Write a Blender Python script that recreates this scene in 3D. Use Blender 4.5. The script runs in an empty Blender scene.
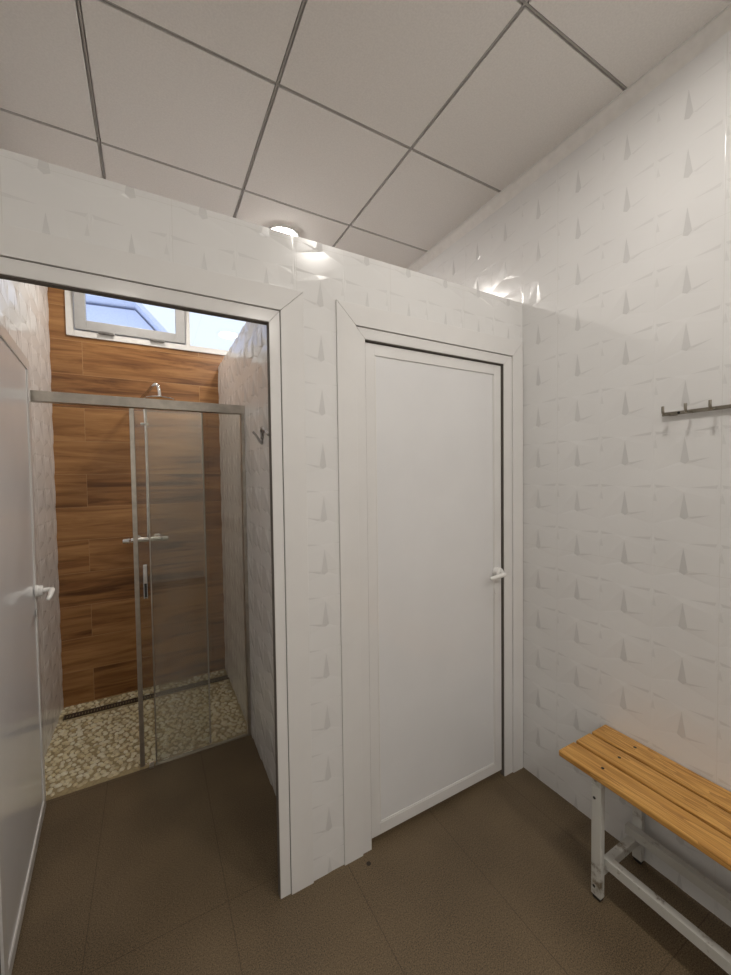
import bpy, bmesh, math, random
from mathutils import Vector, Matrix
from mathutils.geometry import delaunay_2d_cdt
random.seed(7)
S = bpy.context.scene
COL = S.collection

# ------------------------------------------------------------------ places (metres)
XR = 1.645            # right wall
YP = 1.335            # front of the partition
YB = 3.20             # back wall of the shower
ZP = 2.352            # top of the partition
ZC = 2.949            # underside of the ceiling
XSL, XSR = -0.546, 0.49   # shower side walls
XL, YR = -0.95, -1.75     # room left wall, rear wall
CELL = 0.196

# ------------------------------------------------------------------ helpers
def link(o, parent=None):
    COL.objects.link(o)
    if parent is not None: o.parent = parent
    return o

def obj(name, bm, mat, parent=None, smooth=False, bevel=0, loc=None):
    bmesh.ops.remove_doubles(bm, verts=bm.verts, dist=1e-6)
    bmesh.ops.recalc_face_normals(bm, faces=bm.faces)
    me = bpy.data.meshes.new(name); bm.to_mesh(me); bm.free()
    for m in (mat if isinstance(mat, (list, tuple)) else [mat]): me.materials.append(m)
    if smooth:
        for p in me.polygons: p.use_smooth = True
    o = link(bpy.data.objects.new(name, me), parent)
    if bevel:
        b = o.modifiers.new('bevel', 'BEVEL'); b.width = bevel; b.segments = 2
        b.limit_method = 'ANGLE'; b.angle_limit = math.radians(40)
    if loc: o.location = loc
    return o

def tag(o, label, cat, group=None, kind=None):
    o['label'] = label; o['category'] = cat
    if group: o['group'] = group
    if kind: o['kind'] = kind
    return o

def thing(name, label, cat, loc=(0, 0, 0), group=None, kind=None):
    o = link(bpy.data.objects.new(name, None)); o.location = loc
    o.empty_display_size = 0.1
    return tag(o, label, cat, group, kind)

def box(bm, x0, x1, y0, y1, z0, z1, M=None):
    vs = [bm.verts.new((x, y, z)) for z in (z0, z1) for y in (y0, y1) for x in (x0, x1)]
    if M is not None:
        for v in vs: v.co = M @ v.co
    for f in ((0, 2, 3, 1), (4, 5, 7, 6), (0, 1, 5, 4), (2, 6, 7, 3), (0, 4, 6, 2), (1, 3, 7, 5)):
        bm.faces.new([vs[i] for i in f])
    return vs

def prism(bm, pts, axis, a0, a1):
    """polygon swept along an axis: pts are the two other coordinates in x,y,z order"""
    def P(p, a):
        if axis == 'x': return (a, p[0], p[1])
        if axis == 'y': return (p[0], a, p[1])
        return (p[0], p[1], a)
    A = [bm.verts.new(P(p, a0)) for p in pts]; B = [bm.verts.new(P(p, a1)) for p in pts]
    n = len(pts)
    bm.faces.new(A[::-1]); bm.faces.new(B)
    for i in range(n):
        bm.faces.new((A[i], A[(i+1) % n], B[(i+1) % n], B[i]))

def cyl(bm, c, axis, r0, h, r1=None, seg=24):
    r1 = r0 if r1 is None else r1
    d = Vector(axis).normalized(); u = d.orthogonal().normalized(); w = d.cross(u); c = Vector(c)
    A = []; B = []
    for i in range(seg):
        a = 2*math.pi*i/seg; q = u*math.cos(a) + w*math.sin(a)
        A.append(bm.verts.new(c + q*r0)); B.append(bm.verts.new(c + d*h + q*r1))
    bm.faces.new(A[::-1]); bm.faces.new(B)
    for i in range(seg):
        bm.faces.new((A[i], A[(i+1) % seg], B[(i+1) % seg], B[i]))

def lathe(bm, prof, c, axis, seg=32):
    """prof: (radius, height) list, closed at radius 0 ends"""
    d = Vector(axis).normalized(); u = d.orthogonal().normalized(); w = d.cross(u); c = Vector(c)
    rings = []
    for r, h in prof:
        if r < 1e-6: rings.append([bm.verts.new(c + d*h)])
        else: rings.append([bm.verts.new(c + d*h + (u*math.cos(2*math.pi*i/seg) + w*math.sin(2*math.pi*i/seg))*r) for i in range(seg)])
    for A, B in zip(rings, rings[1:]):
        for i in range(seg):
            j = (i+1) % seg
            if len(A) == 1 and len(B) == 1: continue
            if len(A) == 1: bm.faces.new((A[0], B[j], B[i]))
            elif len(B) == 1: bm.faces.new((A[i], A[j], B[0]))
            else: bm.faces.new((A[i], A[j], B[j], B[i]))

def tube(bm, pts, radii, seg=12, flat=1.0, sub=6):
    """smooth round bar through pts (Catmull-Rom); flat squashes it along the second cross axis"""
    pts = [Vector(p) for p in pts]
    if not hasattr(radii, '__len__'): radii = [radii]*len(pts)
    P = []; Rr = []
    n = len(pts)
    for i in range(n-1):
        p0 = pts[max(i-1, 0)]; p1 = pts[i]; p2 = pts[i+1]; p3 = pts[min(i+2, n-1)]
        for k in range(sub):
            t = k/sub
            P.append(0.5*((2*p1) + (p2-p0)*t + (2*p0-5*p1+4*p2-p3)*t*t + (3*p1-p0-3*p2+p3)*t**3))
            Rr.append(radii[i]*(1-t) + radii[i+1]*t)
    P.append(pts[-1]); Rr.append(radii[-1])
    rings = []; u = None
    for i, p in enumerate(P):
        t = (P[min(i+1, len(P)-1)] - P[max(i-1, 0)]).normalized()
        u = t.orthogonal().normalized() if u is None else (u - t*u.dot(t)).normalized()
        w = t.cross(u)
        rings.append([bm.verts.new(p + (u*math.cos(2*math.pi*k/seg) + w*math.sin(2*math.pi*k/seg)*flat)*Rr[i]) for k in range(seg)])
    for A, B in zip(rings, rings[1:]):
        for k in range(seg):
            bm.faces.new((A[k], A[(k+1) % seg], B[(k+1) % seg], B[k]))
    bm.faces.new(rings[0][::-1]); bm.faces.new(rings[-1])

# ------------------------------------------------------------------ materials
class N:
    def __init__(s, name):
        s.m = bpy.data.materials.new(name); s.m.use_nodes = True
        s.t = s.m.node_tree; s.t.nodes.clear()
        s.out = s.t.nodes.new('ShaderNodeOutputMaterial')
    def n(s, kind, ins=None, **kw):
        nd = s.t.nodes.new('ShaderNode' + kind)
        for k, v in kw.items(): setattr(nd, k, v)
        for k, v in (ins or {}).items(): s.set(nd.inputs[k], v)
        return nd
    def set(s, sock, v):
        if isinstance(v, bpy.types.NodeSocket): s.t.links.new(v, sock)
        elif isinstance(v, bpy.types.Node): s.t.links.new(v.outputs[0], sock)
        else: sock.default_value = v
    def math(s, op, a, b=0.0, c=None):
        nd = s.n('Math', operation=op); s.set(nd.inputs[0], a); s.set(nd.inputs[1], b)
        if c is not None: s.set(nd.inputs[2], c)
        return nd.outputs[0]
    def mix(s, f, a, b):
        nd = s.n('Mix', data_type='RGBA')
        s.set(nd.inputs[0], f); s.set(nd.inputs[6], a); s.set(nd.inputs[7], b)
        return nd.outputs[2]
    def ramp(s, f, stops):
        nd = s.n('ValToRGB'); s.set(nd.inputs[0], f)
        e = nd.color_ramp.elements
        while len(e) < len(stops): e.new(0.5)
        for k, (p, c) in enumerate(stops):
            e[k].position = p; e[k].color = (*c, 1)
        return nd.outputs[0]
    def bsdf(s, **ins):
        b = s.n('BsdfPrincipled')
        for k, v in ins.items(): s.set(b.inputs[k.replace('_', ' ')], v)
        s.t.links.new(b.outputs[0], s.out.inputs[0])
        return b

def rgb(r, g, b):   # sRGB 0-255 -> linear
    f = lambda c: (c/255/12.92) if c/255 <= .04045 else ((c/255+.055)/1.055)**2.4
    return (f(r), f(g), f(b))
def c4(c): return (*c, 1.0)

def plain(name, col, rough=0.4, metal=0.0, var=0.03, scale=30, bump=0.0, spec=0.5):
    k = N(name)
    tc = k.n('TexCoord'); nz = k.n('TexNoise', {'Vector': tc.outputs['Object'], 'Scale': scale, 'Detail': 3.0})
    a = tuple(max(0, c*(1-var)) for c in col); b = tuple(min(1, c*(1+var)) for c in col)
    cc = k.ramp(nz.outputs[0], [(0.35, a), (0.65, b)])
    ins = dict(Base_Color=cc, Roughness=rough, Metallic=metal)
    if bump:
        bp = k.n('Bump', {'Strength': bump, 'Distance': 0.002, 'Height': nz.outputs[0]}); ins['Normal'] = bp.outputs[0]
    b_ = k.bsdf(**ins); b_.inputs['Specular IOR Level'].default_value = spec
    return k.m

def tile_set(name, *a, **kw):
    return [tile_material(name, 1.0, *a, **kw), tile_material(name + '_dart_shade', 0.855, *a, **kw), tile_material(name + '_fold_shade', 0.925, *a, **kw)]  # darker copies paint relief shade into the sliver colour

def tile_material(name, tone, pu, ou, pv, ov, rough=0.2):
    """glazed white wall tile with hair-thin joints; UV holds metres"""
    k = N(name)
    uv = k.n('UVMap'); sp = k.n('SeparateXYZ', {0: uv.outputs[0]})
    def joint(c, p, o):
        f = k.math('FRACT', k.math('DIVIDE', k.math('SUBTRACT', c, o - 0.0012 + 50*p*0), p))
        return k.math('LESS_THAN', f, 0.0013/p)
    j = k.math('MAXIMUM', joint(sp.outputs[0], pu, ou), joint(sp.outputs[1], pv, ov))
    geo = k.n('NewGeometry')
    nz = k.n('TexNoise', {'Vector': geo.outputs['Position'], 'Scale': 3.0, 'Detail': 2.0})
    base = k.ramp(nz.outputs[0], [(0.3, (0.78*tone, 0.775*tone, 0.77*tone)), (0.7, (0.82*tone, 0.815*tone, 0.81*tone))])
    col = k.mix(j, base, (0.72, 0.71, 0.69, 1))
    k.bsdf(Base_Color=col, Roughness=rough)
    return k.m

def wood_wall():
    k = N('wood_effect_tile')
    geo = k.n('NewGeometry'); sp = k.n('SeparateXYZ', {0: geo.outputs['Position']})
    H, L = 0.22, 1.432
    zr = k.math('DIVIDE', sp.outputs[2], H); row = k.math('FLOOR', zr); fz = k.math('FRACT', zr)
    par = k.math('FLOORED_MODULO', row, 2.0)
    off = k.math('ADD', -0.37 + 2*L*-2, k.math('MULTIPLY', par, 0.716))
    xl = k.math('DIVIDE', k.math('SUBTRACT', sp.outputs[0], off), L)
    colm = k.math('FLOOR', xl); fx = k.math('FRACT', xl)
    idn = k.math('ADD', k.math('MULTIPLY', row, 7.31), k.math('MULTIPLY', colm, 3.17))
    wn = k.n('TexWhiteNoise', {'W': idn}, noise_dimensions='1D')
    vec = k.n('CombineXYZ', {0: k.math('ADD', k.math('MULTIPLY', sp.outputs[0], 1.1), k.math('MULTIPLY', idn, 5.3)), 1: idn, 2: k.math('MULTIPLY', sp.outputs[2], 11.0)})
    n1 = k.n('TexNoise', {'Vector': vec.outputs[0], 'Scale': 1.3, 'Detail': 5.0, 'Roughness': 0.62, 'Distortion': 0.9})
    vec2 = k.n('CombineXYZ', {0: k.math('ADD', k.math('MULTIPLY', sp.outputs[0], 3.0), idn), 1: idn, 2: k.math('MULTIPLY', sp.outputs[2], 90.0)})
    n2 = k.n('TexNoise', {'Vector': vec2.outputs[0], 'Scale': 1.0, 'Detail': 2.0})
    g = k.math('ADD', k.math('MULTIPLY', n1.outputs[0], 0.85), k.math('MULTIPLY', n2.outputs[0], 0.15))
    g = k.math('ADD', g, k.math('MULTIPLY', k.math('SUBTRACT', wn.outputs[0], 0.5), 0.16))
    col = k.ramp(g, [(0.30, (0.110, 0.042, 0.012)), (0.43, (0.25, 0.110, 0.036)), (0.54, (0.36, 0.175, 0.062)), (0.70, (0.48, 0.255, 0.098))])
    m1 = k.math('LESS_THAN', fz, 0.0026/H); m2 = k.math('LESS_THAN', fx, 0.0026/L)
    col = k.mix(k.math('MAXIMUM', m1, m2), col, (0.46, 0.27, 0.13, 1))
    k.bsdf(Base_Color=col, Roughness=0.33)
    return k.m

def floor_mat():
    k = N('brown_floor_tile')
    geo = k.n('NewGeometry'); sp = k.n('SeparateXYZ', {0: geo.outputs['Position']})
    def joint(c, p, o):
        f = k.math('FRACT', k.math('DIVIDE', k.math('SUBTRACT', c, o - 20*p), p)); return k.math('LESS_THAN', f, 0.003/p)
    j = k.math('MAXIMUM', joint(sp.outputs[0], 0.4275, -0.2225), joint(sp.outputs[1], 0.855, 1.42))
    n1 = k.n('TexNoise', {'Vector': geo.outputs['Position'], 'Scale': 270.0, 'Detail': 2.0})
    n2 = k.n('TexNoise', {'Vector': geo.outputs['Position'], 'Scale': 2.2, 'Detail': 3.0})
    v = k.math('ADD', k.math('MULTIPLY', n1.outputs[0], 0.75), k.math('MULTIPLY', n2.outputs[0], 0.25))
    base = k.ramp(v, [(0.36, (0.062, 0.043, 0.023)), (0.64, (0.235, 0.170, 0.098))])
    # a small dark stain
    ds = k.n('VectorMath', {0: geo.outputs['Position'], 1: (0.706, 1.291, 0.0)}, operation='DISTANCE')
    st = k.math('LESS_THAN', ds.outputs['Value'], 0.009)
    col = k.mix(k.math('MAXIMUM', k.math('MULTIPLY', j, 0.45), st), base, (0.025, 0.016, 0.01, 1))
    b = k.n('Bump', {'Strength': 0.22, 'Distance': 0.002, 'Height': n1.outputs[0]})
    k.bsdf(Base_Color=col, Roughness=0.52, Normal=b.outputs[0])
    return k.m

def bench_wood():
    k = N('varnished_pine')
    tc = k.n('TexCoord'); oi = k.n('ObjectInfo'); sp = k.n('SeparateXYZ', {0: tc.outputs['Object']})
    r = k.math('MULTIPLY', oi.outputs['Random'], 37.0)
    vec = k.n('CombineXYZ', {0: k.math('MULTIPLY', sp.outputs[0], 26.0), 1: k.math('ADD', k.math('MULTIPLY', sp.outputs[1], 1.6), r), 2: k.math('MULTIPLY', sp.outputs[2], 20.0)})
    n0 = k.n('TexNoise', {'Vector': vec.outputs[0], 'Scale': 1.0, 'Detail': 3.0, 'Distortion': 0.6})
    w = k.math('FRACT', k.math('MULTIPLY', n0.outputs[0], 7.0))
    vec2 = k.n('CombineXYZ', {0: k.math('MULTIPLY', sp.outputs[0], 220.0), 1: k.math('MULTIPLY', sp.outputs[1], 7.0), 2: r})
    n2 = k.n('TexNoise', {'Vector': vec2.outputs[0], 'Scale': 1.0, 'Detail': 2.0})
    g = k.math('ADD', k.math('MULTIPLY', w, 0.5), k.math('MULTIPLY', n2.outputs[0], 0.5))
    col = k.ramp(g, [(0.20, (0.74, 0.42, 0.13)), (0.48, (0.58, 0.30, 0.075)), (0.88, (0.34, 0.15, 0.032))])
    k.bsdf(Base_Color=col, Roughness=0.35)
    return k.m

def bench_metal():
    k = N('chipped_white_paint')
    tc = k.n('TexCoord')
    n1 = k.n('TexNoise', {'Vector': tc.outputs['Object'], 'Scale': 9.0, 'Detail': 6.0, 'Roughness': 0.7})
    m = k.ramp(n1.outputs[0], [(0.565, (0, 0, 0)), (0.66, (1, 1, 1))])
    n2 = k.n('TexNoise', {'Vector': tc.outputs['Object'], 'Scale': 60.0, 'Detail': 3.0})
    rust = k.ramp(n2.outputs[0], [(0.35, (0.12, 0.085, 0.05)), (0.65, (0.24, 0.20, 0.14))])
    col = k.mix(m, (0.60, 0.595, 0.56, 1), rust)
    k.bsdf(Base_Color=col, Roughness=0.4)
    return k.m

def steel(name, col, rough, scale=25):
    k = N(name)
    tc = k.n('TexCoord'); n1 = k.n('TexNoise', {'Vector': tc.outputs['Object'], 'Scale': scale, 'Detail': 4.0})
    c = k.ramp(n1.outputs[0], [(0.3, tuple(x*0.75 for x in col)), (0.7, col)])
    rr = k.math('ADD', k.math('MULTIPLY', n1.outputs[0], 0.2), rough - 0.1)
    k.bsdf(Base_Color=c, Metallic=1.0, Roughness=rr)
    return k.m

def glass(name, tint, haze, ior=1.5, hz=(0.75, 0.72, 0.66)):
    """thin sheet: clear view + Fresnel reflection + a little dried-on lime haze"""
    k = N(name)
    tr = k.n('BsdfTransparent', {0: (*tint, 1)})
    df = k.n('BsdfDiffuse', {0: (*hz, 1)})
    gl = k.n('BsdfGlossy', {0: (1, 1, 1, 1), 1: 0.0})
    tc = k.n('NewGeometry'); nz = k.n('TexNoise', {'Vector': tc.outputs['Position'], 'Scale': 6.0, 'Detail': 4.0})
    zz = k.n('SeparateXYZ', {0: tc.outputs['Position']})
    h = k.math('MULTIPLY', nz.outputs[0], k.math('MULTIPLY', haze*2, k.math('MULTIPLY_ADD', zz.outputs[2], -0.42, 1.0)))
    a = k.n('MixShader'); k.set(a.inputs[0], h); k.set(a.inputs[1], tr.outputs[0]); k.set(a.inputs[2], df.outputs[0])
    fr = k.n('Fresnel', {0: ior})
    b = k.n('MixShader'); k.set(b.inputs[0], fr.outputs[0]); k.set(b.inputs[1], a.outputs[0]); k.set(b.inputs[2], gl.outputs[0])
    k.t.links.new(b.outputs[0], k.out.inputs[0])
    return k.m

def emit(name, col, s):
    k = N(name); e = k.n('Emission', {0: (*col, 1), 1: s}); k.t.links.new(e.outputs[0], k.out.inputs[0])
    return k.m

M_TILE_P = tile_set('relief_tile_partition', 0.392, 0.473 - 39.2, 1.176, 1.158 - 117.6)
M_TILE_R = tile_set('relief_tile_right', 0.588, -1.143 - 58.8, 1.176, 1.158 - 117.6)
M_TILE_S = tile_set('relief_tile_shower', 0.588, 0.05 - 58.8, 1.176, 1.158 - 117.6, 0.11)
M_WHITE = plain('white_plaster', (0.84, 0.83, 0.81), 0.7)
M_PVC = plain('white_lacquer', (0.80, 0.79, 0.78), 0.13, var=0.012, scale=8)
M_PVC2 = plain('white_door_panel', (0.80, 0.80, 0.81), 0.14, var=0.012, scale=5)
M_HANDLE = plain('white_nylon', (0.83, 0.82, 0.80), 0.25, var=0.01)
M_DARK = plain('groove_shade', (0.05, 0.045, 0.04), 0.8)
M_SEAL_SHADE = plain('grey_brown_seal_shade', (0.13, 0.115, 0.10), 0.7)
M_CEIL = plain('ceiling_panel', (0.88, 0.855, 0.825), 0.75, var=0.03, scale=160, bump=0.25)
M_GRID = plain('ceiling_tee_bar', (0.45, 0.43, 0.41), 0.45)
M_COVE = plain('ceiling_angle_trim', (0.84, 0.82, 0.79), 0.5)
M_FLOOR = floor_mat()
M_WOODT = wood_wall()
M_SLAT = bench_wood()
M_BENCH = bench_metal()
M_BLACK = plain('tube_shade_black', (0.02, 0.019, 0.018), 0.6)
M_ALU = steel('brushed_aluminium', (0.55, 0.51, 0.45), 0.33)
M_CHROME = steel('chrome', (0.86, 0.86, 0.86), 0.12)
M_RACK = steel('dark_steel', (0.36, 0.33, 0.28), 0.34)
M_HOOK = steel('grey_steel', (0.42, 0.41, 0.40), 0.3)
M_DRAIN = plain('brown_drain_grate', (0.085, 0.06, 0.045), 0.4, metal=0.5, scale=90, var=0.3)
M_SASH = plain('grey_aluminium_sash', (0.43, 0.43, 0.43), 0.4)
M_WFRAME = plain('white_window_frame', (0.78, 0.77, 0.75), 0.35)
M_GLASS_S = glass('shower_glass', (0.96, 0.965, 0.945), 0.012)
M_GLASS_F = glass('shower_glass_hazy', (0.95, 0.955, 0.93), 0.10)
M_GLASS_W = glass('window_glass', (0.96, 0.98, 1.0), 0.0)
M_GROUT = plain('pebble_grout', rgb(176, 160, 124), 0.8, var=0.15, scale=80)
M_LAMP = emit('led_diffuser', (1.0, 0.95, 0.88), 76.0)
M_FILLR = emit('fill_emitter_rear', (1.0, 0.95, 0.88), 150.0)
M_FILLS = emit('fill_emitter_shower', (1.0, 0.92, 0.82), 48.0)
M_LAMPW = emit('led_diffuser_beyond', (1.0, 0.94, 0.87), 120.0)

# ------------------------------------------------------------------ relief tile sheets
def relief_cell(mir):
    """one 196 mm repeat of the folded-paper relief: slow facets that drop at narrow slivers (u, v, mm)"""
    p = [(0, 0, 1.6), (1, 0, 1.6), (1, 1, 1.6), (0, 1, 1.6), (0, .5, 2.0), (1, .5, 2.0),
         (.5, .62, 2.9), (.43, .165, 0.9), (.57, .18, 2.3), (.505, .125, 1.3),
         (.89, .235, 2.0), (.62, .15, 1.7),
         (.58, .70, 2.3), (.975, .75, 2.1), (.955, .69, 1.7),
         (.025, .75, 2.1), (.30, .715, 2.0), (.06, .69, 1.7),
         (.035, .61, 2.0), (.012, .44, 1.6), (.075, .43, 1.9),
         (.25, .33, 1.9)]
    if mir:
        q = []
        for u, v, h in p: q.append((1-u, v, h))
        p = q
    marks = [((6, 7, 8), 2), ((7, 9, 8), 2), ((8, 10, 11), 3), ((12, 13, 14), 3), ((15, 16, 17), 3), ((18, 19, 20), 3)]  # sliver faces that take the painted fold shade
    e = [(t[a], t[b]) for t, _ in marks for a, b in ((0, 1), (1, 2), (2, 0))]
    v, _, f, *_ = delaunay_2d_cdt([Vector(a[:2]) for a in p], e, [], 0, 1e-5)
    assert len(v) == len(p)
    look = {frozenset(t): m for t, m in marks}
    return p, [(list(t), look.get(frozenset(t), 0)) for t in f]

def relief(bm, rect, org, udir, nrm, u_dart, z_dart, mir=False, gain=1.7):
    """rect: u0,u1,z0,z1 ; a point is org + u*udir + z*Z + h*nrm"""
    p, f = relief_cell(mir)
    ud = Vector(udir); n = Vector(nrm); o = Vector(org)
    du = 0.5 if not mir else 0.5
    u0, u1, z0, z1 = rect
    t = bmesh.new(); uvl = t.loops.layers.uv.new('UVMap')
    i0 = math.floor((u0 - u_dart)/CELL) - 1; i1 = math.ceil((u1 - u_dart)/CELL) + 1
    j0 = math.floor((z0 - z_dart)/CELL) - 1; j1 = math.ceil((z1 - z_dart)/CELL) + 1
    cache = {}
    for i in range(i0, i1):
        for j in range(j0, j1):
            vs = []
            for a, b, h in p:
                u = u_dart + (i + a - du)*CELL; z = z_dart + (j + b - 0.15)*CELL
                key = (round(u, 4), round(z, 4))
                if key not in cache: cache[key] = t.verts.new((u, z, h*0.001*gain))
                vs.append(cache[key])
            for tri, mi in f:
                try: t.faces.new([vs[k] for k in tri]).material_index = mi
                except ValueError: pass
    for co, no in (((u0, 0, 0), (-1, 0, 0)), ((u1, 0, 0), (1, 0, 0)), ((0, z0, 0), (0, -1, 0)), ((0, z1, 0), (0, 1, 0))):
        bmesh.ops.bisect_plane(t, geom=t.verts[:] + t.edges[:] + t.faces[:], plane_co=co, plane_no=no, clear_outer=True)
    dst = bm.loops.layers.uv.verify()
    mp = {}
    for vv in t.verts:
        u, z, h = vv.co; q = o + ud*u + n*h; q.z = z
        mp[vv] = bm.verts.new(q)
    for fc in t.faces:
        loc = [l.vert for l in fc.loops]
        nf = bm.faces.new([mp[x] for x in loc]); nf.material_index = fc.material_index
        for l, x in zip(nf.loops, loc): l[dst].uv = (x.co.x, x.co.y)
    # side skirts back to the wall so the sheet has thickness
    for e in [e for e in t.edges if len(e.link_faces) == 1]:
        a, b = e.verts
        A, B = mp[a], mp[b]
        A2 = bm.verts.new(A.co - n*(a.co.z + 0.004)); B2 = bm.verts.new(B.co - n*(b.co.z + 0.004))
        bm.faces.new((A, B, B2, A2))
    t.free()

def wall(name, label, relief_args, core_boxes, tile, cat='wall'):
    bm = bmesh.new(); bm.loops.layers.uv.new('UVMap')
    for a in relief_args: relief(bm, **a)
    nf = len(bm.faces)
    for b in core_boxes: box(bm, *b)
    bm.faces.ensure_lookup_table()
    for f in bm.faces[nf:]: f.material_index = 1
    bmesh.ops.recalc_face_normals(bm, faces=bm.faces)
    me = bpy.data.meshes.new(name); bm.to_mesh(me); bm.free()
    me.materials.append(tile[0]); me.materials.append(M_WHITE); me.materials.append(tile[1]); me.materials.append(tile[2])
    o = link(bpy.data.objects.new(name, me))
    return tag(o, label, cat, kind='structure')

# right wall
wall('wall_right', 'long white relief-tiled wall behind the wooden bench', [dict(rect=(-YB, -YR, 0, ZC), org=(XR, 0, 0), udir=(0, -1, 0), nrm=(-1, 0, 0), u_dart=-0.852, z_dart=1.147)],
     [(XR + .003, XR + .12, YR - .1, YB + .1, -.05, ZC + .05)], M_TILE_R)

# partition: openings for the doorway and the door
D1 = (-0.425, 0.409)      # rough openings (x)
D2 = (0.704, 1.565)
ZO = 2.078
T0 = dict(org=(0, YP + .003, 0), udir=(1, 0, 0), nrm=(0, -1, 0), u_dart=0.561, z_dart=1.147, mir=True)
rects = [(XL, -0.484, 0, ZP), (-0.484, XR, 2.13, ZP), (0.47, 0.65, 0, 2.13)]
cores = [(XL, D1[0], YP + .006, YP + .10, 0, ZP), (D1[1], D2[0], YP + .006, YP + .10, 0, ZP), (D2[1], XR, YP + .006, YP + .10, 0, ZP),
         (D1[0], D1[1], YP + .006, YP + .10, ZO, ZP), (D2[0], D2[1], YP + .006, YP + .10, ZO, ZP)]
wall('wall_front', 'white relief-tiled partition holding the open doorway and the closed door', [dict(rect=r, **T0) for r in rects], cores, M_TILE_P)

# shower side walls
wall('wall_shower_right', 'white relief-tiled side wall of the shower carrying the hook', [dict(rect=(YP + .10, YB, 0, ZP), org=(XSR, 0, 0), udir=(0, 1, 0), nrm=(-1, 0, 0), u_dart=0.10, z_dart=1.147, gain=3.6)],
     [(XSR + .003, XSR + .075, YP + .10, YB, 0, ZP)], M_TILE_S)
wall('wall_shower_left', 'white relief-tiled side wall of the shower behind the open door', [dict(rect=(-YB, -YP - .10, 0, ZC), org=(XSL, 0, 0), udir=(0, -1, 0), nrm=(1, 0, 0), u_dart=-0.10, z_dart=1.147, gain=3.6)],
     [(XSL - .10, XSL - .003, YP + .10, YB, 0, ZC)], M_TILE_S)
# wood-effect back wall with the window opening
W0, W1, WZ0, WZ1 = -0.45, 1.22, 2.452, 2.88
bm = bmesh.new()
box(bm, XSL - .1, W0, YB, YB + .12, -.06, ZC + .05); box(bm, W1, XR + .1, YB, YB + .12, -.06, ZC + .05)
box(bm, W0, W1, YB, YB + .12, -.06, WZ0); box(bm, W0, W1, YB, YB + .12, WZ1, ZC + .05)
tag(obj('wall_back', bm, M_WOODT), 'brown wood-effect plank-tiled wall at the back of the shower', 'wall', kind='structure')
# unseen sides of the room
bm = bmesh.new(); box(bm, XL - .1, XL, YR, YP, 0, ZC + .05)
tag(obj('wall_left', bm, M_WHITE), 'plain white wall left of the changing room, outside the picture', 'wall', kind='structure')
bm = bmesh.new(); box(bm, XL - .1, XR + .1, YR - .1, YR, 0, ZC + .05)
tag(obj('wall_rear', bm, M_WHITE), 'plain white wall behind the camera', 'wall', kind='structure')
bm = bmesh.new(); box(bm, XL - .1, XSL - .1, YP + .1, YP + .2, 0, ZC + .05); box(bm, XL - .1, XL, YP, YP + .1, 0, ZC + .05)
tag(obj('wall_left_return', bm, M_WHITE), 'short white wall return beside the shower, hidden behind the partition', 'wall', kind='structure')

# floor
bm = bmesh.new()
box(bm, XL - .1, XR + .1, YR - .1, 2.30, -.06, 0); box(bm, XSR, XR + .1, 2.30, YB + .1, -.06, 0)
tag(obj('floor', bm, M_FLOOR), 'dark brown textured tile floor of the changing room', 'floor', kind='structure')
bm = bmesh.new(); box(bm, XSL, XSR, 2.30, YB, -.06, -0.004)
tag(obj('floor_shower', bm, M_GROUT), 'beige grout bed under the shower pebbles', 'floor', kind='structure')

# ceiling: lay-in panels with dropped edges on a tee grid
GX, GY, G = 1.0499, 0.8423, 0.6
xt = 1.616
bm = bmesh.new()
i = -4
while GX + i*G < xt:
    j = -5
    while GY + j*G < YB:
        x0 = max(GX + i*G, XL - .05) + .0075; x1 = min(GX + (i+1)*G, xt + .02) - .0075
        y0 = max(GY + j*G, YR - .05) + .0075; y1 = min(GY + (j+1)*G, YB + .02) - .0075
        if x1 > x0 + .02 and y1 > y0 + .02: box(bm, x0, x1, y0, y1, ZC, ZC + .013)
        j += 1
    i += 1
box(bm, XL - .1, XR + .1, YR - .1, YB + .1, ZC + .016, ZC + .06)
ceil = tag(obj('ceiling', bm, M_CEIL), 'suspended ceiling of square off-white panels', 'ceiling', kind='structure')
bm = bmesh.new()
for i in range(-4, 2):
    x = GX + i*G
    if XL < x < xt: box(bm, x - .0032, x + .0032, YR, YB, ZC + .004, ZC + .016)
for j in range(-5, 5):
    y = GY + j*G
    if YR < y < YB: box(bm, XL, xt + .02, y - .0032, y + .0032, ZC + .0045, ZC + .0158)
obj('tee_grid', bm, M_GRID, ceil)
bm = bmesh.new()
prism(bm, [(1.612, ZC + .003), (1.612, ZC - .006), (1.6165, ZC - .010), (1.642, ZC - .050), (1.6445, ZC - .052), (1.6445, ZC + .003)], 'y', YR, YB)
t1 = tag(obj('trim_1', bm, M_COVE), 'off-white angle trim where the right wall meets the ceiling', 'trim', kind='structure')
bm = bmesh.new(); box(bm, 1.6085, 1.6135, YR, YB, ZC - .005, ZC + .003); obj('edge_bead', bm, M_HANDLE, t1)

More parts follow.
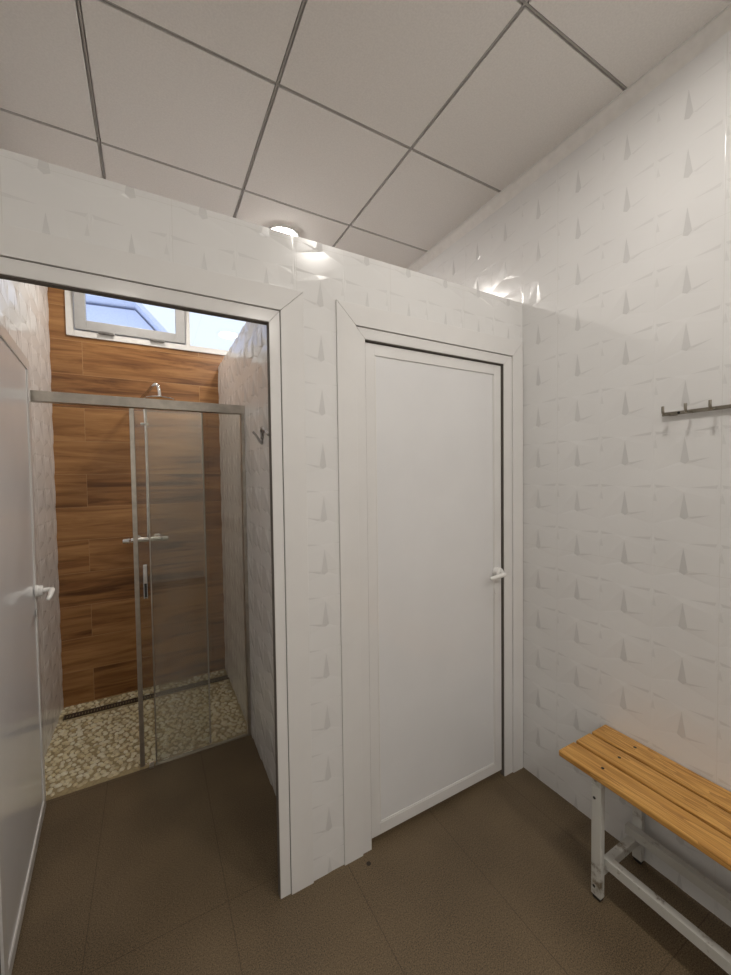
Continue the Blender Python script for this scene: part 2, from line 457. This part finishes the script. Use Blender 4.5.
# ------------------------------------------------------------------ door casings
def casing(name, label, xo0, xg0, xi0, xi1, xg1, xo1, zo=2.160, zg=2.080, zi=2.036):
    y0, y1 = YP - .007, YP + .006           # flat outer board
    root = thing(name, label, 'door frame', (0.5*(xi0 + xi1), YP, 0), kind='structure')
    L = Vector(root.location)
    def part(nm, bm, mat=M_PVC, bevel=0.0012):
        for v in bm.verts: v.co -= L
        return obj(nm, bm, mat, root, bevel=bevel)
    e = 0.0006; g = 0.0008                   # mitre seam, groove
    # outer boards, mitred
    bm = bmesh.new(); prism(bm, [(xo0, 0), (xg0 - g, 0), (xg0 - g, zg + g - e), (xo0, zo - e)], 'y', y0, y1); part('casing_board', bm)
    bm = bmesh.new(); prism(bm, [(xo1, 0), (xg1 + g, 0), (xg1 + g, zg + g - e), (xo1, zo - e)], 'y', y0, y1); part('casing_board', bm)
    bm = bmesh.new(); prism(bm, [(xo0, zo + e), (xg0 - g, zg + g + e), (xg1 + g, zg + g + e), (xo1, zo + e)], 'y', y0, y1); part('casing_board', bm)
    # inner lips
    ly = YP + .016
    bm = bmesh.new(); prism(bm, [(xg0 + g, 0), (xi0, 0), (xi0, zi), (xg0 + g, zg - g)], 'y', y0 + .006, ly); part('stop_lip', bm)
    bm = bmesh.new(); prism(bm, [(xg1 - g, 0), (xi1, 0), (xi1, zi), (xg1 - g, zg - g)], 'y', y0 + .006, ly); part('stop_lip', bm)
    bm = bmesh.new(); prism(bm, [(xg0 + g, zg - g + e), (xi0, zi + e), (xi1, zi + e), (xg1 - g, zg - g + e)], 'y', y0 + .006, ly); part('stop_lip', bm)
    # groove bottom coloured dark, painting the shadow line at the step
    bm = bmesh.new()
    box(bm, xg0 - .006, xg0 + .004, y0 + .009, y1, 0, zg + .006); box(bm, xg1 - .004, xg1 + .006, y0 + .009, y1, 0, zg + .006)
    box(bm, xg0 - .006, xg1 + .006, y0 + .009, y1, zg - .004, zg + .006)
    part('groove', bm, M_DARK, 0)
    # seal strip over the lip reveal, coloured dark as gap and soffit shade
    bm = bmesh.new(); ga, gb = y0 + .010, ly + .010
    box(bm, xi0 - .004, xi0 + .0022, ga, gb, 0, zi - .0005); box(bm, xi1 - .0022, xi1 + .004, ga, gb, 0, zi - .0005); box(bm, xi0 + .0022, xi1 - .0022, ga, gb, zi - .0027, zi + .004)
    part('seal_shade_strip', bm, M_SEAL_SHADE, 0)
    # jamb lining through the wall
    bm = bmesh.new()
    box(bm, xg0 - .002, xg0 + .012, ly, YP + .10, 0, zg); box(bm, xg1 - .012, xg1 + .002, ly, YP + .10, 0, zg)
    box(bm, xg0 + .012, xg1 - .012, ly, YP + .10, zg - .012, zg)
    part('jamb', bm)
    # casing on the far face
    yb0, yb1 = YP + .10, YP + .115
    bm = bmesh.new()
    box(bm, xg0 - .075, xg0 + .010, yb0, yb1, 0, zo); box(bm, xg1 - .010, min(xg1 + .075, XR - .012), yb0, yb1, 0, zo)
    box(bm, xg0 + .010, xg1 - .010, yb0, yb1, zg - .01, zo)
    part('back_casing', bm)
    return root
casing('trim_2', 'white moulded frame round the open doorway to the shower', -0.5, -0.425, -0.385, 0.371, 0.409, 0.494)
casing('trim_3', 'white moulded frame round the closed white door', 0.622, 0.704, 0.745, 1.510, 1.565, 1.637)

# ------------------------------------------------------------------ doors
def lever(parent, face, pos, dirx, droop):
    """rosette and lever; face = outward normal, dirx = way the lever points (door space)"""
    n = Vector(face); d = Vector(dirx); p = Vector(pos)
    bm = bmesh.new(); lathe(bm, [(0, -.002), (.026, -.002), (.026, .006), (.0235, .010), (.0235, .022), (.020, .026), (0, .0265)], p, n, 24)
    h = obj('handle', bm, M_HANDLE, parent, smooth=False, bevel=0.001)
    bm = bmesh.new()
    z = Vector((0, 0, 1))
    tube(bm, [p + n*.008, p + n*.030, p + n*.050 + d*.004, p + n*.058 + d*.022, p + n*.058 + d*.050 - z*droop*.35, p + n*.055 + d*.085 - z*droop, p + n*.050 + d*.096 - z*droop*1.4],
         [.0105, .010, .0105, .0115, .0105, .009, .006], 14)
    obj('lever', bm, M_HANDLE, h, smooth=True)
    bm = bmesh.new(); q = p - z*.095
    lathe(bm, [(0, -.002), (.016, -.002), (.016, .003), (0, .0035)], q, n, 20)
    obj('lock_rosette', bm, M_PVC, h)

def door_leaf(name, label, w, h, loc, rz, hinge_left, bead_faces, thick=.038):
    """leaf in its own space: x 0..w from the hinge, y 0 (front) .. thick, z"""
    bm = bmesh.new(); r = .046
    # frame of rails and stiles round a slightly sunk panel
    box(bm, 0, r, 0, thick, 0, h); box(bm, w - r, w, 0, thick, 0, h)
    box(bm, r, w - r, 0, thick, 0, r); box(bm, r, w - r, 0, thick, h - r, h)
    leaf = obj(name, bm, M_PVC, bevel=0.0012); tag(leaf, label, 'door', kind='structure')
    bm = bmesh.new(); box(bm, r - .004, w - r + .004, .0045, thick - .0045, r - .004, h - r + .004)
    obj('panel', bm, M_PVC2, leaf)
    bm = bmesh.new()
    for s, e in ((0.0, 1), (thick, -1)):
        y = .0045 if e == 1 else thick - .0045
        yy = y - e*.0032
        a, b = min(y, yy), max(y, yy)
        box(bm, r + .001, w - r - .001, a, b, r + .001, r + .006)
        box(bm, r + .001, r + .005, a, b, r + .006, h - r - .006); box(bm, w - r - .005, w - r - .001, a, b, r + .006, h - r - .006)
    obj('glazing_bead', bm, M_HANDLE, leaf)
    leaf.location = loc; leaf.rotation_euler = (0, 0, rz)
    return leaf
# closed door (hinge on the left)
d2 = door_leaf('door_2', 'closed white panelled door in the tiled partition', .7535, 1.9995, (0.7485, YP + .012, 0.030), 0, True, (0,))
lever(d2, (0, -1, 0), (.722, 0, 1.000), (-1, 0, 0), .008)
# open door, swung into the shower room; its far face is the one the closed door shows
dx, dy = -0.455 + 0.400, 2.255 - 1.448
ang = math.atan2(dy, dx)
d1 = door_leaf('door_1', 'open white door swung inwards against the shower side wall, seen edge-on', math.hypot(dx, dy), 2.024, (-0.400, 1.448, 0.012), ang, True, (0,))
d1w = math.hypot(dx, dy)
lever(d1, (0, -1, 0), (d1w - .055, 0, 1.005), (-1, 0, 0), .016)

# ------------------------------------------------------------------ window
win = thing('window_1', 'high strip window with a tilted grey sash above the shower', 'window', (0.4, YB, WZ0), kind='structure')
WL = Vector(win.location)
def wpart(nm, bm, mat, parent=win, bevel=.002, M=None):
    for v in bm.verts:
        if M is not None: v.co = M @ v.co
        v.co -= WL
    return obj(nm, bm, mat, parent, bevel=bevel)
bm = bmesh.new(); fy0, fy1 = YB - .012, YB + .07
box(bm, W0, W0 + .043, fy0, fy1, WZ0, WZ1); box(bm, W1 - .043, W1, fy0, fy1, WZ0, WZ1)
box(bm, W0 + .043, W1 - .043, fy0, fy1, WZ0, WZ0 + .040); box(bm, W0 + .043, W1 - .043, fy0, fy1, WZ1 - .040, WZ1)
box(bm, .262, .292, fy0, fy1, WZ0 + .040, WZ1 - .040)
wpart('window_frame', bm, M_WFRAME)
bm = bmesh.new(); box(bm, .290, W1 - .041, YB + .025, YB + .031, WZ0 + .038, WZ1 - .038); wpart('fixed_pane', bm, M_GLASS_W, bevel=0)
piv = Vector((0, YB - .002, WZ0 + .046))
Mt = Matrix.Translation(piv) @ Matrix.Rotation(math.radians(3.2), 4, 'X') @ Matrix.Translation(-piv)
bm = bmesh.new(); sy0, sy1 = YB - .022, YB + .030; s0, s1, sz0, sz1 = -.403, .259, WZ0 + .046, WZ1 - .044
r = .062
box(bm, s0, s0 + r, sy0, sy1, sz0, sz1); box(bm, s1 - r, s1, sy0, sy1, sz0, sz1)
box(bm, s0 + r, s1 - r, sy0, sy1, sz0, sz0 + r); box(bm, s0 + r, s1 - r, sy0, sy1, sz1 - r, sz1)
sash = wpart('tilting_sash', bm, M_SASH, M=Mt, bevel=.004)
sash['label'] = 'grey tilting sash'
bm = bmesh.new(); box(bm, s0 + r - .003, s1 - r + .003, YB, YB + .006, sz0 + r - .003, sz1 - r + .003); wpart('sash_pane', bm, M_GLASS_W, sash, 0, Mt)
for hx in (-.228, .075):
    bm = bmesh.new(); box(bm, hx - .045, hx + .045, YB - .032, YB - .008, WZ0 + .030, WZ0 + .047)
    h = wpart('hinge', bm, M_HOOK, sash, .002)

# ------------------------------------------------------------------ outside the window
out = thing('neighbouring_building', 'pale blue gabled building seen through the high window', 'building', (-2.5, 8.0, 0))
bm = bmesh.new(); prism(bm, [(-4, 0), (6.4, 0), (6.4, .2), (2.36, 4.45), (-4, 4.20)], 'y', 0, 3)
mb = plain('blue_render', (0.74, 0.81, 0.96), 0.8)
obj('house_wall', bm, mb, out)
bm = bmesh.new(); prism(bm, [(-4.2, 4.24), (2.36, 4.50), (6.6, .04), (6.64, .10), (2.38, 4.58), (-4.2, 4.32)], 'y', -.25, 3.2)
obj('roof_edge', bm, plain('roof_edge_grey', (0.72, 0.78, 0.92), 0.7), out)
W = bpy.data.worlds.new('sky'); S.world = W; W.use_nodes = True
bg = W.node_tree.nodes['Background']; bg.inputs[0].default_value = (0.78, 0.84, 1.0, 1); bg.inputs[1].default_value = 0.95

# ------------------------------------------------------------------ shower floor and drain
rnd = random.Random(3)
dr0, dr1 = 3.030, 3.078
bm = bmesh.new()
ico = bmesh.new(); bmesh.ops.create_icosphere(ico, subdivisions=1, radius=1.0)
base = [v.co.copy() for v in ico.verts]; fcs = [[v.index for v in f.verts] for f in ico.faces]; ico.free()
sp = .0315; ny = int((YB - 2.318)/(sp*.87))
for b in range(ny):
    for a in range(int((XSR - XSL)/sp)):
        x = XSL + .014 + a*sp + (b % 2)*sp*.5 + rnd.uniform(-.009, .009); y = 2.330 + b*sp*.87 + rnd.uniform(-.008, .008)
        if dr0 - .020 < y < dr1 + .020 and -.522 < x < .487: continue
        if x > XSR - .016 or y > YB - .016 or y < 2.332: continue
        ra = rnd.uniform(.012, .0205); rb = ra*rnd.uniform(.62, .95); rh = rnd.uniform(.006, .0085); th = rnd.uniform(0, math.pi)
        ct, st = math.cos(th), math.sin(th)
        vs = []
        for q in base:
            px, py = q.x*ra, q.y*rb
            vs.append(bm.verts.new((x + px*ct - py*st, y + px*st + py*ct, -.003 + q.z*rh)))
        for f in fcs: bm.faces.new([vs[k] for k in f])
k = N('river_pebbles'); geo = k.n('NewGeometry')
pc = k.ramp(geo.outputs['Random Per Island'], [(0.0, rgb(226, 212, 172)), (.35, rgb(238, 227, 194)), (.7, rgb(246, 240, 218)), (1.0, rgb(206, 188, 146))])
k.bsdf(Base_Color=pc, Roughness=0.35)
me = bpy.data.meshes.new('pebbles'); bm.to_mesh(me); bm.free(); me.materials.append(k.m)
for p in me.polygons: p.use_smooth = True
tag(link(bpy.data.objects.new('pebbles', me)), 'beige flat pebbles set into the shower floor', 'pebbles', kind='stuff')
dr = thing('shower_drain', 'long dark linear drain in the pebbles before the wood-effect wall', 'drain', (-.015, .5*(dr0 + dr1), 0))
bm = bmesh.new()
box(bm, -.50, .50, -.024, -.021, -.010, .004); box(bm, -.50, .50, .021, .024, -.010, .004); box(bm, -.50, -.497, -.021, .021, -.010, .004); box(bm, .497, .50, -.021, .021, -.010, .004)
obj('channel', bm, M_DRAIN, dr)
bm = bmesh.new()
for a in range(62):
    x = -.496 + a*.016; box(bm, x, x + .011, -.021, .021, -.003, .002)
obj('grate', bm, M_DRAIN, dr)

# ------------------------------------------------------------------ shower screen
YG = 2.30
sc = thing('shower_screen', 'clear glass sliding shower screen in a brushed aluminium frame', 'shower screen', (0, YG, 0))
def sp_(nm, bm, mat, parent=sc, bevel=.0015, smooth=False):
    for v in bm.verts: v.co.y -= YG
    return obj(nm, bm, mat, parent, bevel=bevel, smooth=smooth)
bm = bmesh.new(); box(bm, XSL + .007, XSR - .001, YG - .020, YG + .030, 1.866, 1.914); sp_('top_track', bm, M_ALU)
bm = bmesh.new(); box(bm, XSR - .026, XSR - .007, YG - .014, YG + .024, 0.002, 1.866); sp_('wall_post', bm, M_ALU)
bm = bmesh.new(); box(bm, -.004, XSR - .024, YG - .003, YG + .003, .006, 1.868); fp = sp_('fixed_pane', bm, M_GLASS_F, bevel=0)
bm = bmesh.new(); box(bm, -.0095, -.003, YG - .006, YG + .006, .006, 1.866); sp_('edge_profile', bm, M_ALU, fp)
bm = bmesh.new(); box(bm, -.012, XSR - .024, YG - .007, YG + .007, .0, .010); sp_('sill_seal', bm, plain('clear_seal', (.36, .32, .25), .4), fp)
bm = bmesh.new(); box(bm, -.060, .263, YG + .012, YG + .018, .012, 1.868); sl = sp_('sliding_panel', bm, M_GLASS_S, bevel=0)
bm = bmesh.new(); box(bm, -.081, -.060, YG + .004, YG + .026, .010, 1.866); sp_('stile', bm, M_ALU, sl)
bm = bmesh.new(); box(bm, .258, .266, YG + .011, YG + .019, .012, 1.866); sp_('edge_seal', bm, plain('clear_edge_strip', (.5, .46, .40), .3), sl)
bm = bmesh.new(); box(bm, -.042, -.022, YG + .002, YG + .012, .885, 1.065); hd = sp_('door_pull', bm, M_CHROME, sl, .004)
bm = bmesh.new(); box(bm, -.038, -.026, YG + .0005, YG + .004, .895, .965); sp_('pull_recess', bm, M_BLACK, hd, .001)
bm = bmesh.new(); box(bm, -.040, -.018, YG - .016, YG + .016, .0, .011); sp_('floor_guide', bm, M_ALU)

# ------------------------------------------------------------------ shower column
YS = 3.135
sh = thing('shower_column', 'chrome shower column with mixer bar and flat rain head on the wood-effect wall', 'shower', (-.01, YB, 1.08))
def cp(nm, bm, mat=M_CHROME, parent=sh, smooth=True, bevel=0):
    for v in bm.verts: v.co -= Vector((-.01, YB, 1.08))
    return obj(nm, bm, mat, parent, smooth=smooth, bevel=bevel)
bm = bmesh.new(); cyl(bm, (-.125, YS, 1.080), (1, 0, 0), .0185, .19); mx = cp('mixer_bar', bm, smooth=False, bevel=.003)
bm = bmesh.new(); cyl(bm, (-.172, YS, 1.080), (1, 0, 0), .017, .042, .0215); cp('knob', bm, parent=mx, smooth=False, bevel=.003)
bm = bmesh.new(); cyl(bm, (.068, YS, 1.080), (1, 0, 0), .0215, .040, .018); cp('knob', bm, parent=mx, smooth=False, bevel=.003)
for x in (-.088, .040):
    bm = bmesh.new(); lathe(bm, [(0, 0), (.030, 0), (.028, .008), (.013, .012), (.013, .060), (0, .060)], (x, YB, 1.080), (0, -1, 0)); cp('wall_union', bm, parent=mx)
bm = bmesh.new(); tube(bm, [(-.016, YS, 1.09), (-.014, YS, 1.4), (-.012, YS, 1.75), (-.018, YS, 2.00), (-0.0321, 3.1200, 2.0569), (0.0072, 3.0200, 2.0926), (0.0369, 2.9400, 2.1192), (0.0559, 2.9200, 2.1234), (0.0679, 2.9100, 2.0998), (0.0735, 2.9100, 2.0481), (.071, 2.91, 2.035)], .0105, 14); cp('riser_pipe', bm)
bm = bmesh.new(); cyl(bm, (-.012, YB, 1.875), (0, -1, 0), .011, .062); cyl(bm, (-.045, YS, 1.885), (1, 0, 0), .012, .05); cp('wall_bracket', bm, smooth=False, bevel=.002)
bm = bmesh.new(); lathe(bm, [(0, 0), (.093, 0), (.096, .004), (.093, .007), (.022, .008), (.015, .024), (0, .024)], (.071, 2.91, 2.024), (0, 0, 1), 40); hdp = cp('shower_head', bm, smooth=False)

# ------------------------------------------------------------------ robe hook on the shower side wall
hk = thing('robe_hook', 'small grey double wire hook on the tiled shower wall', 'hook', (XSR, 1.86, 1.70))
def hp(nm, bm, mat=M_HOOK, smooth=True):
    for v in bm.verts: v.co -= Vector((XSR, 1.86, 1.70))
    return obj(nm, bm, mat, hk, smooth=smooth)
bm = bmesh.new(); box(bm, XSR - .009, XSR + .003, 1.870, 1.925, 1.690, 1.722); hp('base_plate', bm, smooth=False)
bm = bmesh.new(); tube(bm, [(.440, 1.903, 1.724), (.452, 1.897, 1.708), (.470, 1.885, 1.674), (.478, 1.887, 1.672), (.482, 1.897, 1.700)], .0062, 10); hp('prong', bm)
bm = bmesh.new(); tube(bm, [(.480, 1.897, 1.690), (.480, 1.903, 1.728), (.474, 1.870, 1.738), (.466, 1.795, 1.722), (.460, 1.700, 1.692)], .0062, 10); hp('prong', bm)

# ------------------------------------------------------------------ coat rack on the right wall
rk = thing('coat_rack', 'narrow dark steel peg rail on the tiled wall above the bench', 'coat rack', (XR, .5, 1.714))
def rp(nm, bm, mat=M_RACK, parent=rk, bevel=.0012, smooth=False):
    for v in bm.verts: v.co -= Vector((XR, .5, 1.714))
    return obj(nm, bm, mat, parent, bevel=bevel, smooth=smooth)
XK = XR - .010
bm = bmesh.new(); box(bm, XK - .005, XK, .16, .722, 1.7075, 1.7205); rail = rp('rail', bm)
for y in (.69, .44, .19):
    bm = bmesh.new(); cyl(bm, (XK - .0045, y - .02, 1.714), (-1, 0, 0), .0045, .0025, seg=12); rp('screw', bm, M_BLACK, rail)
    bm = bmesh.new(); box(bm, XK - .001, XR + .001, y - .012, y + .012, 1.707, 1.721); rp('spacer', bm, M_RACK, rail)
for i in range(8):
    y = .703 - i*.0665
    bm = bmesh.new(); tube(bm, [(XK - .004, y, 1.711), (XK - .022, y, 1.710), (XK - .036, y, 1.712), (XK - .041, y, 1.722), (XK - .041, y, 1.738)], [.0042, .0042, .0045, .0045, .0045], 10)
    rp('peg', bm, smooth=True, bevel=0)

# ------------------------------------------------------------------ bench
bn = thing('bench', 'slatted wooden changing-room bench on a chipped white metal frame', 'bench', (1.49, .07, 0))
BL = Vector(bn.location); Y0, Y1 = .920, -.78
def bp_(nm, bm, mat, parent=bn, bevel=.002, smooth=False, loc=True):
    for v in bm.verts: v.co -= BL
    return obj(nm, bm, mat, parent, bevel=bevel, smooth=smooth)
sx = [(1.329, 1.424), (1.436, 1.528), (1.540, 1.637)]
for a, b in sx:
    bm = bmesh.new(); box(bm, a, b, Y1, Y0, .436, .460); s = bp_('slat', bm, M_SLAT, bevel=.006)
    s.modifiers[0].segments = 3
    for y in (.782, -.66):
        bm = bmesh.new(); lathe(bm, [(0, -.002), (.0055, -.002), (.0055, .0008), (0, .0012)], (.5*(a + b) + .002, y, .460), (0, 0, 1), 14); bp_('screw', bm, M_BLACK, s, 0)
def legframe(y):
    y0, y1 = y - .0175, y + .0175
    for x0, x1 in ((1.338, 1.362), (1.606, 1.630)):
        bm = bmesh.new(); box(bm, x0, x1, y0, y1, .014, .412); l = bp_('leg', bm, M_BENCH, bevel=.003)
        bm = bmesh.new(); vs = box(bm, x0 + .002, x1 - .002, y0 + .002, y1 - .002, .0, .015)
        for v in vs:
            if v.co.z < .01: v.co.x += .002 if v.co.x < .5*(x0 + x1) else -.002; v.co.y += .003 if v.co.y < y else -.003
        bp_('foot', bm, M_BLACK, l)
        if x0 < 1.5:
            for z in (.366, .047):
                bm = bmesh.new(); cyl(bm, (x0 + .001, y + .006, z), (-1, 0, 0), .0050, .0022, seg=14); bp_('bolt', bm, M_BLACK, l, 0)
    bm = bmesh.new(); box(bm, 1.338, 1.630, y0, y1, .412, .436); bp_('seat_bearer', bm, M_BENCH)
    bm = bmesh.new(); box(bm, 1.362, 1.606, y - .014, y + .014, .086, .116); bp_('cross_brace', bm, M_BENCH)
legframe(.781); legframe(-.66)
for x0, x1, e in ((1.366, 1.392, .772), (1.570, 1.596, .806)):
    bm = bmesh.new(); t = .0022
    box(bm, x0, x1, -.70, e, .116, .116 + t); box(bm, x0, x1, -.70, e, .150 - t, .150)
    box(bm, x0, x0 + t, -.70, e, .116 + t, .150 - t); box(bm, x1 - t, x1, -.70, e, .116 + t, .150 - t)
    sr = bp_('stretcher', bm, M_BENCH, bevel=0)
    bm = bmesh.new(); box(bm, x0 + t, x1 - t, e - .03, e - .004, .116 + t, .150 - t); bp_('tube_end_shade', bm, M_BLACK, sr, 0)  # black block inside the tube paints the shade of its open end

# ------------------------------------------------------------------ ceiling lamps
def lamp(label, x, y, mat, r=.085, dome=.0045):
    t = thing('ceiling_light', label, 'ceiling light', (x, y, ZC), group='round ceiling downlights')
    bm = bmesh.new(); lathe(bm, [(r, .001), (r + .001, -.006), (r + .006, -.010), (r + .016, -.007), (r + .018, .002)], (0, 0, 0), (0, 0, 1), 48); obj('rim', bm, M_HANDLE, t, smooth=True)
    bm = bmesh.new(); lathe(bm, [(0, -dome), (r*.6, -dome*.9), (r*.9, -dome*.55), (r, -.0035), (r, .0), (0, .0)], (0, 0, 0), (0, 0, 1), 48); obj('diffuser', bm, mat, t)
    return t
lamp('lit round downlight showing just above the top of the tiled partition', .735, 2.31, M_LAMPW, dome=.022)
lamp('round downlight above the bench end, out of the picture', .92, .46, M_LAMP)
lamp('added fill downlight behind the camera, out of the picture', .95, -1.25, M_FILLR)  # unseen lamp added to brighten the rear wall and the bounce off it
lamp('added fill downlight at the left behind the camera, out of the picture', -.15, -1.25, M_LAMP)  # unseen lamp added to even out the light on the walls
lamp('added fill downlight over the shower, hidden behind the partition', -.05, 2.80, M_FILLS)  # unseen lamp added for more light in the shower

# ------------------------------------------------------------------ camera
yaw, pit, rol, F = 0.5053, -0.0308, -0.0132, 390.16
cy, sy = math.cos(yaw), math.sin(yaw)
fwd = Vector((sy*math.cos(pit), cy*math.cos(pit), math.sin(pit))); right = Vector((cy, -sy, 0)); up = right.cross(fwd)
r2 = right*math.cos(rol) + up*math.sin(rol); u2 = -right*math.sin(rol) + up*math.cos(rol)
cd = bpy.data.cameras.new('camera'); cam = link(bpy.data.objects.new('camera', cd))
cam.matrix_world = Matrix(((r2.x, u2.x, -fwd.x, 0), (r2.y, u2.y, -fwd.y, 0), (r2.z, u2.z, -fwd.z, 1.5084), (0, 0, 0, 1)))
cd.sensor_width = 36; cd.sensor_fit = 'AUTO'; cd.lens = F/975*36; cd.clip_start = .02
S.camera = cam
S.view_settings.view_transform = 'Standard'; S.view_settings.look = 'None'
S.view_settings.gamma = 1; S.view_settings.use_curve_mapping = False
S.view_settings.exposure = 0.48
